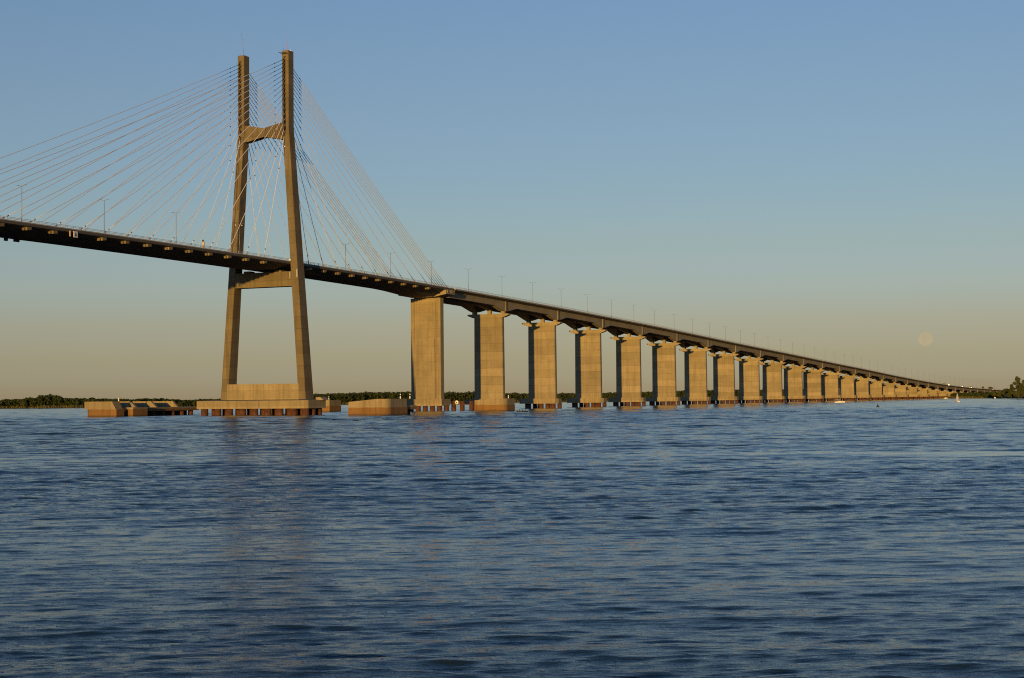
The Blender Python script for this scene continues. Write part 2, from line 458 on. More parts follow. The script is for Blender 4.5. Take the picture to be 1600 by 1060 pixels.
for n, p in enumerate(piers_u):
    if n > 29: break
    ctop = zr(p) - 7.38
    if n == 0:
        lab = 'widest concrete pier, with recessed panel, first to the right of the tower'
        t = thing('bridge_pier', lab, 'pier', (p, 0, 0), 'bridge piers')
        ztop = zr(p) - 4.75
        b = MB().box(p - 1.35, p + 1.35, -6.9, 6.9, 4.9, ztop)
        b.build('shaft', M['shaft0'], t)
        for s in (-1, 1):
            MB().box(p - 1.60, p - 1.352, s * 6.0 - .88, s * 6.0 + .88, 4.9, ztop - .003).build('pilaster', M['shaft0'], t)
        MB().box(p - 1.57, p - 1.352, -4.8, 4.8, 4.9, ztop - 1.6).build('panel', M['shaft0'], t)
        MB().tube((p - 1.66, 4.3, 5.2), (p - 1.66, 4.3, 30), .08, .08, 6).build('drain_pipe', M['dark'], t)
        MB().prism([(p - 4, -8.4), (p - 4, 8.4), (p + 4, 8.4), (p + 4, -8.4)], 2.2, 4.95).build('footing', M['base'], t)
        for v in (-4.5, 4.5): MB().box(p - .7, p + .7, v - .7, v + .7, ztop, ztop + .18).build('bearing', M['dark'], t)
        for u in (-2.4, 2.4):
            for v in (-6.6, -3.3, 0, 3.3, 6.6): inst('pile', sp, t, u, v + (.8 if u > 0 else 0), 0)
        continue
    wet = n <= 21
    where = 'on rusty piles' if wet else 'standing low on the far bank'
    t = thing('bridge_pier', f'concrete wall pier {where}, {ordn(n + 1)} to the right of the tower', 'pier', (p, 0, 0), 'bridge piers')
    zb = 4.6 if wet else -1.0
    w = 7.05
    MB().loft([[(p - l, -ww + .25, z), (p - l, ww - .25, z), (p - l + .25, ww, z), (p + l - .25, ww, z), (p + l, ww - .25, z), (p + l, -ww + .25, z), (p + l - .25, -ww, z), (p - l + .25, -ww, z)]
               for z, l, ww in ((zb, 1.24, 7.12), (ctop - 1.6, 1.16, 6.95))]).build('shaft', M['pier'], t)
    inst('cap', cm, t, 0, 0, ctop)
    for v in (-7.1, 7.1): inst('pedestal', pm, t, 0, v, ctop)
    inst('pedestal', pmc, t, 0, .3, ctop)
    if wet:
        inst('footing', fm, t, 0, 0, 0)
        for u in (-2.3, .2, 2.4):
            for v in (-6.4, .2, 6.5): inst('pile', sp, t, u, v + (0 if u < 0 else -2.0 if u < 1 else 1.2), 0)

# ------------------------------------------------------------------ stay cables
def sag_pts(p, q, n=12, sag=.006):
    p, q = Vector(p), Vector(q); L = (q - p).length
    return [tuple(p.lerp(q, i / n) - Vector((0, 0, 4 * sag * L * (i / n) * (1 - i / n)))) for i in range(n + 1)]


def poly_tube(m, pts, r, n=6):
    secs = []
    for i, p in enumerate(pts):
        a = Vector(pts[max(0, i - 1)]); c = Vector(pts[min(len(pts) - 1, i + 1)]); d = (c - a).normalized()
        x = d.orthogonal().normalized(); y = d.cross(x)
        # keep a steady frame
        x = (Vector((0, 1, 0)) - d * d.y).normalized(); y = d.cross(x)
        secs.append([tuple(Vector(p) + x * r * math.cos(t) + y * r * math.sin(t)) for t in [2 * math.pi * k / n for k in range(n)]])
    m.loft(secs, True, True)


for side in (-1, 1):
    legn = 'right' if side == 1 else 'left'
    for span, anchors in (('main', CAB_F), ('side', CAB_B)):
        for k, u in enumerate(anchors):                # k = 0 is the lowest
            i = 15 - k
            za = (122.6 if span == 'main' else 121.5) - 1.2 * i - .030 * i * i
            v_t = side * 9.0 - .15; v_d = side * (HD - .75)
            du = -1.4 if span == 'main' else 1.4
            zd = zr(u) - .98
            top = (du, v_t, za + (.0)); bot = (u, v_d, zd)
            lab = (f'pale stay cable from the {legn} tower leg down to the {"main span, left of the tower" if span == "main" else "short side span, right of the tower"}, '
                   f'{ordn(i + 1)} from the top')
            lab = (f'stay cable, {ordn(i + 1)} from the top, from {legn} tower leg to deck {"left" if span == "main" else "right"} of the tower')
            t = thing('stay_cable', lab, 'cable', bot, 'stay cables of the tower')
            pts = sag_pts(top, bot)
            m = MB(); poly_tube(m, pts, .10 if span == 'side' else .09); m.build('strand', M['cable'], t)
            T, B = Vector(top), Vector(bot); d = (B - T).normalized(); L = (B - T).length

            def at(s):
                f = s / L; return T.lerp(B, f) - Vector((0, 0, 4 * .006 * L * f * (1 - f)))
            a = at(min(L * .3, 6.5 / max(.25, abs(d.x)))); m = MB().tube(a - d * .2, a + d * .2, .165, .165, 8); m.build('damper', M['black'], t)
            if span == 'main' or k < 9:
                a = at(L - 3.3); m = MB().tube(a - d * .2, a + d * .2, .17, .17, 8); m.build('damper', M['black'], t)
            m = MB().tube(at(L - 1.7), at(L - .02), .20, .24, 8); m.build('anchor_sleeve', M['cable'], t)
            m = MB().tube(at(.9), at(2.3 if span == 'main' else 2.1), .17, .15, 8); m.build('shade_sleeve', M['dark'], t)  # sleeve coloured dark in place of the shadowed notches in the leg

# ------------------------------------------------------------------ lamp posts
lm = MB().tube((0, 0, -.98), (0, 0, 10.9), .11, .06, 8); lm = lm.mesh('pole', (0, 0, 0)); lm.materials.append(M['lamp'])
am = MB().tube((0, -1.1, 11.05), (0, 0, 10.85), .035, .045, 6).tube((0, 1.1, 11.05), (0, 0, 10.85), .035, .045, 6); am = am.mesh('arm', (0, 0, 0)); am.materials.append(M['lamp'])
hm = MB().loft([[(-.12, y, z - .04), (.12, y, z - .04), (.09, y, z + .06), (-.09, y, z + .06)] for y, z in ((-.33, .05), (.33, 0))]); hm = hm.mesh('lamp_head', (0, 0, 0)); hm.materials.append(M['lamp'])
proto = None
for i in range(58):
    u = -156.4 + 35.05 * i
    lab = f'slender double-armed lamp post on the road deck, {ordn(i)} counting from the left edge' if i else 'slender lamp post on the road deck beyond the left edge'
    base = (u, 0, zr(u))
    if i == 0: continue
    t = thing('street_lamp', lab, 'street lamp', base, 'lamp posts along the bridge')
    inst('pole', lm, t, 0, 0, 0); a = inst('arm', am, t, 0, 0, 0)
    inst('lamp_head', hm, a, 0, 1.4, 11.08); o = inst('lamp_head', hm, a, 0, -1.4, 11.08); o.rotation_euler = (0, 0, math.pi)

# ------------------------------------------------------------------ ship fenders
def rounded(u0, u1, v0, v1, r, corners):
    pts = []
    for (cu, cv, a0) in ((u0, v0, 180), (u1, v0, 270), (u1, v1, 0), (u0, v1, 90)):
        key = (cu == u1, cv == v1)
        if key in corners:
            su = 1 if cu == u0 else -1; sv = 1 if cv == v0 else -1
            for k in range(7):
                an = math.radians(a0 + 15 * k); pts.append((cu + su * r + r * math.cos(an), cv + sv * r + r * math.sin(an)))
        else: pts.append((cu, cv))
    return pts


def fender(side, label, full):
    s = side
    t = thing('ship_fender', label, 'fender', (-22, 50 * s, 0), 'concrete ship fenders around the bridge')
    V = lambda a, b: (min(a * s, b * s), max(a * s, b * s))
    u0 = -24 if s < 0 else -22
    # solid head block: base stained by the river, upper part with a sloped inner end
    v0, v1 = V(45.2, 59.2)
    m = MB().prism(rounded(u0, u0 + (4.2 if s < 0 else 14), v0, v1, 3.2, {(False, True)} if s > 0 else {(False, False)}), -2, 2.6)
    m.build('head_base', M['fender'], t)
    a, b_, c = (45.6 * s, 47.2 * s, 59.0 * s)
    if s < 0:
        m = MB().loft([[(u, a, 2.6), (u, c, 2.6), (u, c, 5.25), (u, b_, 5.25)] for u in (u0 + .12, u0 + 4.0)])
    else:
        pl = rounded(u0 + .1, u0 + 13.9, 45.3, 59.1, 3.1, {(False, True)})
        m = MB().loft([[(x, y, 2.6) for x, y in pl], [(x, y, 4.35 if y < 46 else 5.25) for x, y in pl]])
    m.build('head_wall', M['fender'], t)
    # platform on piles, outer wall and sloped buttresses
    v0, v1 = V(46.2, 58.6)
    pu0 = u0 + (4.2 if s < 0 else 14)
    MB().box(pu0 + .02, 25 if s < 0 else -.5, v0, v1, 1.75, 3.05).build('platform', M['fender'], t)
    w0, w1 = V(52.6, 53.6)
    if s < 0: MB().box(pu0 + 1, 24.5, w0, w1, -2, 1.74).build('added_shade_wall', M['fender'], t)  # added slab behind the front piles, keeps the gaps under the platform dark
    w0, w1 = V(57.2, 58.6)
    MB().box(pu0 + .02, 25 if s < 0 else -6.5, w0, w1, 3.05, 5.2).build('outer_wall', M['fender'], t)
    for ub in ((-12.5, -1.0, 11.5) if s < 0 else (-3.9,)):
        MB().loft([[(u, 45.9 * s, 3.05), (u, 57.2 * s, 3.05), (u, 57.2 * s, 5.2), (u, 48.3 * s, 5.2)] for u in (ub, ub + 1.1)]).build('buttress', M['fender'], t)
    if s < 0:
        MB().box(-17, -9, -48.8, -43.6, -2, 3.15).build('landing_block', M['fender'], t)
    for u in stations(-6 if s < 0 else -5.5, 22 if s < 0 else -2, 6.2):
        for v in (47.8, 50.6, 56):
            inst('pile', sp2, t, u + 22, (v - 50) * s, 0)
    return t


sp2 = pile_mesh(.95, -4, 1.76, 'fender_pile')
fender(-1, 'long low concrete fender with sloped buttresses, left of the tower base', True)
fender(1, 'rounded concrete fender block standing in the water just right of the tower', True)


def small_fender(u, v0, v1, label, rnd):
    t = thing('ship_fender', label, 'fender', (u, (v0 + v1) / 2, 0), 'concrete ship fenders around the bridge')
    MB().prism(rounded(u, u + 9.5, v0, v1, 2.6, rnd), -2, 2.45).build('head_base', M['fender'], t)
    pl = rounded(u + .1, u + 9.4, v0 + .1, v1 - .1, 2.5, rnd)
    MB().loft([[(x, y, 2.45) for x, y in pl], [(x, y, 4.35 if abs(y) < 29.5 else 4.95) for x, y in pl]]).build('head_wall', M['fender'], t)


small_fender(105, 28.6, 42.0, 'rounded concrete fender block in front of the second pier', {(False, True)})
small_fender(112, -58, -42.4, 'shaded concrete fender block partly hidden behind the right end of the tower base', {(False, False)})
for k, (v, nm) in enumerate(((7.9, 'left'), (11.9, 'middle'), (16.2, 'right'))):
    t = MB().tube((128, v, -4), (128, v, 3.7), .98, .98, 16).tube((128, v, 3.7), (128, v, 3.95), 1.05, 1.05, 16).build('steel_pile', M['rust'], None, (128, v, 0))
    tag(t, {'left': 'bare rusty pile nearest the widest pier, left of the round white sign', 'middle': 'bare rusty pile just right of the round white sign',
            'right': 'bare rusty pile touching the rounded fender by the second pier'}[nm], 'pile', 'free rusty piles beside the widest pier')
t = thing('round_sign', 'round white river sign with a dark centre between two rusty piles', 'sign', (126.6, 10.0, 3.2))
MB().tube((126.5, 10.0, 3.5), (126.75, 10.0, 3.5), .82, .82, 20).build('disc', M['white'], t)
MB().tube((126.45, 10.0, 3.4), (126.51, 10.0, 3.4), .24, .24, 12).build('dark_centre', M['black'], t)
MB().box(126.8, 127.0, 7.5, 16.4, 2.5, 2.75).build('crossbar', M['rust'], t)


def beacon(u, v, z0, h, label):
    t = thing('navigation_beacon', label, 'beacon', (u, v, z0), 'small white beacons on the fenders')
    MB().tube((u, v, z0), (u, v, z0 + h), .07, .06, 6).build('post', M['lamp'], t)
    MB().tube((u, v, z0 + h), (u, v, z0 + h + .35), .22, .16, 8).build('lantern', M['white'], t)
    MB().tube((u, v, z0 + .05), (u, v, z0 + .8), .22, .2, 8).build('battery_box', M['white'], t)


beacon(-21, -46.6, 5.25, .9, 'small white beacon on the sloped left fender beside the tower base')
beacon(112.3, -42.9, 4.95, 1.2, 'small white beacon on the shaded fender right of the tower base')
beacon(-9, 57.2, 5.25, 1.2, 'small white beacon on the right end of the rounded fender block')
beacon(-3.6, 57.8, 5.2, 1.3, 'small white beacon just left of the widest pier')
beacon(111, 40.8, 4.95, 1.0, 'small white beacon on the fender block by the second pier')
t = thing('navigation_sign', 'narrow pale yellow bar sign fixed to the deck edge left of the tower', 'sign', (-114.4, HD + .1, 51))
MB().box(-114.62, -114.2, HD + .04, HD + .14, 51.05, 52.6).build('board', M['white'], t)
MB().box(-114.72, -114.62, HD + .03, HD + .16, 51.05, 52.6).build('lit_edge', M['yellow'], t)  # sunlit edge of the board put in as a yellow strip
t = thing('navigation_sign', 'square white framed sign with dark bell shape on the deck edge', 'sign', (-112.2, HD + .1, 51))
MB().box(-113.0, -111.35, HD + .04, HD + .14, 50.95, 52.65).build('board', M['white'], t)
MB().loft([[(-112.6, q, 51.25), (-111.75, q, 51.25), (-111.95, q, 51.7), (-112.0, q, 52.2), (-112.17, q, 52.38), (-112.35, q, 52.2), (-112.4, q, 51.7)] for q in (HD + .12, HD + .17)]).build('bell_mark', M['black'], t)
t = thing('call_post', 'small yellow post with a dark round top on the deck left of the tower', 'post', (-51, HD - .6, zr(-51) - 1))
z = zr(-51)
MB().box(-51.22, -50.78, HD - .8, HD - .4, z - .98, z + 1.3).build('body', M['yellow'], t)
MB().tube((-51.3, HD - .6, z + 1.3), (-51.3, HD - .6, z + 1.85), .3, .25, 10).build('head', M['dark'], t)

# ------------------------------------------------------------------ boats (built in their own axes, at world points)
def wthing(name, label, cat, x, y, z, rz, group=None):
    o = bpy.data.objects.new(name, None); COL.objects.link(o); o.location = (x, y, z); o.rotation_euler = (0, 0, rz); o['b'] = (0, 0, 0)
    return tag(o, label, cat, group)


def hull(L, B, H, n=10):
    m = MB(); secs = []
    for i in range(n + 1):
        t = i / n; x = (t - .45) * L
        w = B / 2 * (1 - max(0, (t - .35) / .65) ** 2.2) * (.82 + .18 * min(1, t / .35)); w = max(w, .03)
        zt = H * (1 + .25 * t * t)
        secs.append([(x, -w, zt), (x, -w * .86, H * .3), (x, -w * .35, -.35), (x, w * .35, -.35), (x, w * .86, H * .3), (x, w, zt)])
    return m.loft(secs, True, False)


def px(x, dist):                                        # world point at image column x (1600 px wide photograph) and distance ahead
    return ((x - 800) / F_PX * dist, dist)


def sailboat(label, xy, rz, L, sails, mast):
    t = wthing('sailboat', label, 'sailboat', xy[0], xy[1], 0, rz)
    hull(L, L * .3, L * .11).build('hull', M['white'], t)
    MB().loft([[(x, -w, L * .12), (x, w, L * .12), (x, w * .8, L * .12 + h), (x, -w * .8, L * .12 + h)] for x, w, h in ((-.15 * L, L * .1, L * .05), (.2 * L, L * .08, L * .04))]).build('cabin', M['white'], t)
    MB().tube((.08 * L, 0, L * .1), (.08 * L, 0, mast), .07, .04, 6).build('mast', M['lamp'] if sails else M['white'], t)
    MB().tube((.08 * L, 0, L * .24), (-.42 * L, 0, L * .25), .05, .05, 6).build('boom', M['lamp'], t)
    if sails:
        def sail(a, b, c, belly, nm):
            a, b, c = map(Vector, (a, b, c)); m = MB(); N = 8; vs = []; idx = {}
            for i in range(N + 1):
                for j in range(N + 1 - i):
                    p, q = i / N, j / N; r = 1 - p - q
                    w = a * r + b * p + c * q; w = w + Vector((0, belly * 4 * (r * p + p * q + q * r) * .5, 0))
                    idx[(i, j)] = len(vs); vs.append(tuple(w))
            fs = []
            for i in range(N):
                for j in range(N - i):
                    fs.append((idx[(i, j)], idx[(i + 1, j)], idx[(i, j + 1)]))
                    if j < N - i - 1: fs.append((idx[(i + 1, j)], idx[(i + 1, j + 1)], idx[(i, j + 1)]))
            m.add(vs, fs, True); o = m.build(nm, M['sail'], t)
            sd = o.modifiers.new('thick', 'SOLIDIFY'); sd.thickness = .02
        sail((.06 * L, 0, L * .28), (-.42 * L, 0, L * .28), (.07 * L, 0, mast * .97), .4, 'mainsail')
        sail((.1 * L, 0, mast * .85), (.5 * L, 0, L * .16), (.02 * L, -.2, L * .2), .35, 'jib')
    else:
        for q in ((.52 * L, 0, L * .13), (-.42 * L, 0, L * .11)):
            MB().tube((.08 * L, 0, mast), q, .025, .025, 4).build('stay_wire', M['lamp'], t)
        MB().tube((.05 * L, 0, L * .27), (-.4 * L, 0, L * .27), .13, .1, 6).build('furled_sail', M['sail'], t)
    return t


sailboat('small white sailboat under full sail near the far end of the bridge', px(1494, 960), 1.75, 5.2, True, 6.3)
sailboat('white yacht with bare mast moored below the far piers', px(1310, 1010), .05, 6.8, False, 9.3)


def sit_person(label, wx, wy, wz, rz):
    t = wthing('person', label, 'person', wx, wy, wz, rz, 'people seated in the small motor boat')
    me = bpy.data.meshes.new('body'); bm = bmesh.new()
    J = {'pelvis': ((0, 0, .42), .15), 'chest': ((-.03, 0, .78), .17), 'neck': ((-.02, 0, .98), .065), 'head': ((.01, 0, 1.14), .11), 'crown': ((0, 0, 1.24), .09)}
    par = [('pelvis', 'chest'), ('chest', 'neck'), ('neck', 'head'), ('head', 'crown')]
    for s, k in ((-1, 'l'), (1, 'r')):
        J['hip' + k] = ((.05, .1 * s, .4), .1); J['knee' + k] = ((.45, .13 * s, .44), .07); J['ankle' + k] = ((.47, .13 * s, .06), .05); J['toe' + k] = ((.62, .14 * s, .03), .04)
        J['sh' + k] = ((-.03, .19 * s, .9), .07); J['elb' + k] = ((.1, .25 * s, .66), .05); J['hand' + k] = ((.33, .17 * s, .58), .04)
        par += [('pelvis', 'hip' + k), ('hip' + k, 'knee' + k), ('knee' + k, 'ankle' + k), ('ankle' + k, 'toe' + k), ('chest', 'sh' + k), ('sh' + k, 'elb' + k), ('elb' + k, 'hand' + k)]
    names = list(J); bv = [bm.verts.new(J[n][0]) for n in names]
    for a, c in par: bm.edges.new((bv[names.index(a)], bv[names.index(c)]))
    bm.to_mesh(me); bm.free()
    o = bpy.data.objects.new('body', me); COL.objects.link(o); o.parent = t
    o.modifiers.new('skin', 'SKIN'); sv = me.skin_vertices[0].data
    for n, d in zip(names, sv): d.radius = (J[n][1],) * 2
    sv[0].use_root = True
    o.modifiers.new('sub', 'SUBSURF').levels = 1; o.modifiers['sub'].render_levels = 1
    me.materials.append(M['cloth'])
    MB().loft([[(.0 + r * math.cos(a), r * math.sin(a), z) for a in [k * math.pi / 5 for k in range(10)]] for z, r in ((1.16, .118), (1.24, .112), (1.29, .06))], True, True).build('hair', M['dark'], t)
    return t


bx, by = px(814.5, 560)
brz = .18
bt = wthing('motor_boat', 'small dark open motor boat with people aboard near the second pier', 'boat', bx, by, 0, brz)
hull(3.9, 1.5, .42).build('hull', M['dark'], bt)
MB().box(-.9, -.5, -.6, .6, .2, .36).build('bench', M['lamp'], bt); MB().box(.3, .7, -.55, .55, .2, .36).build('bench', M['lamp'], bt)
MB().box(-1.95, -1.6, -.16, .16, .1, .85).build('outboard_motor', M['black'], bt)
for k, (dx, dy) in enumerate(((-.85, .1), (.2, -.12), (1.15, .05))):
    c, s = math.cos(brz), math.sin(brz)
    sit_person(['person in dark clothes seated at the stern of the motor boat', 'person in dark clothes seated in the middle of the motor boat', 'person in dark clothes seated at the bow of the motor boat'][k],
               bx + c * dx - s * dy, by + s * dx + c * dy, -.08, brz)
x_, y_ = px(1370, 640)
t = wthing('buoy', 'small dark buoy floating alone on the river right of the yacht', 'buoy', x_, y_, 0, .3)
MB().loft([[(r * math.cos(a), r * math.sin(a), z) for a in [k * math.pi / 6 for k in range(12)]] for z, r in ((-.4, .4), (0, .7), (.35, .62), (.5, .3), (1.0, .14))], True, True).build('float', M['black'], t)
MB().tube((0, 0, 1.0), (0, 0, 1.35), .2, .12, 8).build('lantern', M['dark'], t)
for k, (xi, d, lab) in enumerate(((1476, 1660, 'tiny pale launch by the far bank under the bridge end'), (1553.5, 1560, 'tiny pale launch by the far bank below the trees at right'), (1206, 905, 'tiny pale launch beside the ninth and tenth piers') )):
    if k == 2: continue
    x_, y_ = px(xi, d); t = wthing('launch', lab, 'boat', x_, y_, 0, .1 + k)
    hull(4.2, 1.6, .6).build('hull', M['white'], t)
    MB().loft([[(x, -w, .6), (x, w, .6), (x, w * .8, .6 + h), (x, -w * .8, .6 + h)] for x, w, h in ((-.8, .65, .6), (.9, .55, .45))]).build('cabin', M['white'], t)

# ------------------------------------------------------------------ vehicles on the far deck
def vehicle(u, v, label, kind, group='vehicles on the far end of the bridge'):
    z = zr(u) - .99
    t = thing({'car': 'parked_car', 'truck': 'truck'}.get(kind) if False else kind, label, kind, (u, v, z), group)
    if kind == 'car':
        prof = [(-2.1, .35), (-2.1, .85), (-1.2, .95), (-.5, 1.42), (1.1, 1.45), (1.75, .98), (2.1, .9), (2.15, .35)]
        w = .86
    else:
        prof = [(-3.6, .5), (-3.6, 2.6), (-2.2, 2.9), (-1.9, 3.3), (3.6, 3.3), (3.6, .5)]; w = 1.2
    MB().loft([[(u + a, v + s * w, z + c) for a, c in prof] for s in (-1, 1)]).build('body', M['rail'] if kind == 'truck' else M['lamp'], t)
    a, c = prof[1]
    fr = prof[0][0]
    for s in (-1, 1):
        MB().tube((u + fr - .03, v + s * w * .7, z + 1.0), (u + fr + .1, v + s * w * .7, z + 1.0), .24, .24, 10).build('headlight', M['headlight'], t)
        for q in (fr * .62, -fr * .62):
            MB().tube((u + q, v + s * (w - .18), z + .33), (u + q, v + s * (w + .02), z + .33), .33, .33, 12).build('wheel', M['tyre'], t)
    if kind == 'car':
        MB().loft([[(u - 1.22, v + s * .7, z + .98), (u - .56, v + s * .66, z + 1.4), (u - .53, v + s * .66, z + 1.42), (u - 1.26, v + s * .72, z + 1.0)] for s in (-1, 1)]).build('windscreen', M['glass'], t)
    else:
        MB().box(u - 3.63, u - 3.6, v - 1.0, v + 1.0, z + 1.6, z + 2.5).build('windscreen', M['glass'], t)


for u, v, lab, kind in ((1384, 4.5, 'pale truck with lit headlights on the far slope of the bridge, leftmost of the lights', 'truck'), (1402, 7.6, 'grey car following beside the leftmost truck on the far slope', 'car'),
                        (1520, 4.5, 'grey car with lit headlights, second of the distant lights', 'car'),
                        (1590, 4.5, 'pale truck with lit headlights, third of the distant lights', 'truck'), (1788, 4.5, 'pale truck with lit headlights nearest the trees at right', 'truck')):
    vehicle(u, v, lab, kind)

# ------------------------------------------------------------------ far bank, wood, trees
BANK = [(-2600, 1050), (-1200, 1150), (-400, 1290), (0, 1400), (130, 1425), (400, 1560), (700, 1740), (882, 1860), (1100, 1930), (1400, 1850), (1478, 1790), (1540, 1660), (1600, 1500), (1720, 1380), (2200, 1250), (3800, 1050)]


def bank_y(x):
    for (a, d), (b_, e) in zip(BANK, BANK[1:]):
        if a <= x <= b_: return d + (e - d) * (x - a) / (b_ - a)
    return BANK[0][1] if x < BANK[0][0] else BANK[-1][1]


cols = np.concatenate([np.linspace(-2600, -400, 23), np.linspace(-380, 2000, 240), np.linspace(2050, 3800, 19)])
vs, fs = [], []
rows = [(-8, -1.2), (0, 0.05), (3, .45), (9, 1.0), (40, 1.5), (300, 2.2), (1500, 4), (9000, 6)]
for i, x in enumerate(cols):
    d0 = bank_y(x) + 5 * math.sin(x * .045) + 3 * math.sin(x * .13 + 1)
    for dd, z in rows:
        d = d0 + dd; vs.append(((x - 800) / F_PX * d, d, z + (random.uniform(-.25, .25) if 0 < dd < 50 else 0)))
R = len(rows)
for i in range(len(cols) - 1):
    for j in range(R - 1): fs.append((i * R + j, (i + 1) * R + j, (i + 1) * R + j + 1, i * R + j + 1))
me = bpy.data.meshes.new('riverbank'); me.from_pydata(vs, [], fs)
k = NT('bank_soil')
c = k.ramp(k.noise(k.pos(), .09, 5), [(.35, (.10, .085, .04)), (.5, (.07, .075, .03)), (.65, (.15, .09, .05))])
k.l(c, k.b.inputs['Base Color']); k.b.inputs['Roughness'].default_value = .95
me.materials.append(k.m); o = bpy.data.objects.new('riverbank', me); COL.objects.link(o); o['kind'] = 'structure'


def leaf_mat(name, a, b_, c_):
    k = NT(name)
    f = k.noise(k.pos(), .22, 4, .6)
    col = k.ramp(f, [(.3, a), (.5, b_), (.72, c_)])
    k.l(col, k.b.inputs['Base Color']); k.b.inputs['Roughness'].default_value = .8; k.b.inputs['Specular IOR Level'].default_value = .15
    return k.m


LEAF = leaf_mat('wood_foliage', (.019, .029, .008), (.032, .044, .012), (.056, .064, .018))
LEAF2 = leaf_mat('tree_foliage', (.028, .040, .012), (.045, .058, .016), (.075, .08, .024))
REED = leaf_mat('reed_leaves', (.08, .08, .02), (.12, .105, .03), (.16, .13, .05))


def leaf_quads(centres, radii, nper, size, rng, hemi=-.35):
    """many small leaf-clump faces in a shell of ellipsoid lobes; centres (N,3), radii (N,3)"""
    N = len(centres); n = N * nper
    d = rng.normal(size=(n, 3)); d /= np.linalg.norm(d, axis=1)[:, None]
    d[:, 2] = np.where(d[:, 2] < hemi, -d[:, 2], d[:, 2])
    r = rng.uniform(.5, 1.08, n) ** .6
    c = np.repeat(centres, nper, 0) + d * r[:, None] * np.repeat(radii, nper, 0)
    nm = d + rng.normal(scale=.75, size=(n, 3)); nm /= np.linalg.norm(nm, axis=1)[:, None]
    a = np.cross(nm, rng.normal(size=(n, 3))); a /= np.linalg.norm(a, axis=1)[:, None]
    b_ = np.cross(nm, a); s = (size * rng.uniform(.55, 1.3, n))[:, None]; q = rng.uniform(.4, .9, n)[:, None]
    v = np.stack([c - a * s, c - b_ * s * q, c + a * s, c + b_ * s * q], 1).reshape(-1, 3)
    return v


def mesh_quads(name, v, mat, extra=None):
    me = bpy.data.meshes.new(name); nv = len(v); nf = nv // 4
    me.vertices.add(nv); me.vertices.foreach_set('co', v.astype(np.float32).ravel())
    me.loops.add(nv); me.loops.foreach_set('vertex_index', np.arange(nv, dtype=np.int32))
    me.polygons.add(nf); me.polygons.foreach_set('loop_start', np.arange(0, nv, 4, dtype=np.int32))
    me.update(calc_edges=True); me.validate(); me.materials.append(mat)
    return me


# the wood along the far bank: one mass
cs, rs = [], []
for row in range(5):
    x = -420.0
    while x < 1560:
        d = bank_y(x) + 10 + row * 16 + random.uniform(-5, 5)
        hgt = 6.2 + 1.5 * math.sin(x * .011 + 1.3) + random.uniform(-.7, .8) + row * .35
        if 60 < x < 95: hgt += 2.6
        if x < 40: hgt -= 1.2
        if 300 < x: hgt += min(3.6, (x - 300) * .012)
        if 210 < x < 260 and row < 2: hgt += 2.0
        if x > 1440: hgt = 5.0 + random.uniform(-1.2, 1.2)
        if random.random() < .03: hgt += random.uniform(.8, 2.0)
        wx = (x - 800) / F_PX * d
        u_b = (wx - XP) * SN + (d - YP) * CS; v_b = (wx - XP) * CS - (d - YP) * SN
        rad = random.uniform(2.6, 4.6)
        if abs(v_b) < 16 and u_b > 900: x += rad * .9; continue     # keep clear of the bridge
        cs.append((wx, d, hgt * .60)); rs.append((rad, rad, hgt * .42))
        cs.append((wx + random.uniform(-2, 2), d - 2, hgt * .32)); rs.append((rad * .9, rad * .8, hgt * .34))
        cs.append((wx + random.uniform(-2, 2), d + 1, hgt * .74)); rs.append((rad * .8, rad * .7, hgt * .25))
        x += rad * random.uniform(.55, 1.05) * (1450 / d) * 1.7
v = leaf_quads(np.array(cs), np.array(rs), 46, .95, RNG)
me = mesh_quads('forest', v, LEAF); o = bpy.data.objects.new('forest', me); COL.objects.link(o)
tag(o, 'dark olive wood lining the far bank behind the bridge', 'wood', None, 'stuff')
# reeds at the water's edge
n = 16000
xs = RNG.uniform(-420, 1640, n); vv = []
for x in xs:
    d = bank_y(x) + 5 * math.sin(x * .045) + 3 * math.sin(x * .13 + 1) + RNG.uniform(.5, 9); wx = (x - 800) / F_PX * d
    h = RNG.uniform(.9, 2.3); w = RNG.uniform(.12, .35); t1 = RNG.uniform(-.5, .5); a = RNG.uniform(0, 3.14); c, s = math.cos(a) * w, math.sin(a) * w
    vv += [(wx - c, d - s, .2), (wx + c, d + s, .2), (wx + c * .3 + t1, d + s * .3, h + .4), (wx - c * .3 + t1, d - s * .3, h + .4)]
me = mesh_quads('reeds', np.array(vv), REED); o = bpy.data.objects.new('reeds', me); COL.objects.link(o)
tag(o, 'yellow green reeds along the foot of the far wood', 'reeds', None, 'stuff')


def tree(xpx, d, h, spread, label, seed, mat=LEAF2):
    rng = np.random.default_rng(seed); rnd = random.Random(seed)
    x, y = px(xpx, d)
    t = wthing('leafy_tree', label, 'tree', x, y, 1.2, 0, 'trees at the right end of the bridge')
    m = MB(); m.tube((0, 0, -.4), (.2, 0, h * .45), .38, .24, 8); m.tube((.2, 0, h * .45), (-.2, .2, h * .8), .24, .1, 6)
    lobes, rad = [], []
    for k in range(11):
        a = rnd.uniform(0, 6.28); q = rnd.uniform(.25, 1) * spread; zz = h * rnd.uniform(.22, .92); q *= (1.1 - .65 * (zz / h))
        e = (q * math.cos(a), q * math.sin(a), zz); lobes.append(e); r = spread * rnd.uniform(.25, .42); rad.append((r, r, r * .8))
        m.tube((.1, 0, min(zz * .75, h * .6)), e, .13, .04, 5)
    lobes.append((0, 0, h * .9)); rad.append((spread * .3, spread * .3, h * .12))
    m.build('trunk', M['bark'], t)
    v = leaf_quads(np.array(lobes), np.array(rad), 260, .42, rng, -1.1)
    me = mesh_quads('crown', v, mat); o = bpy.data.objects.new('crown', me); COL.objects.link(o); o.parent = t


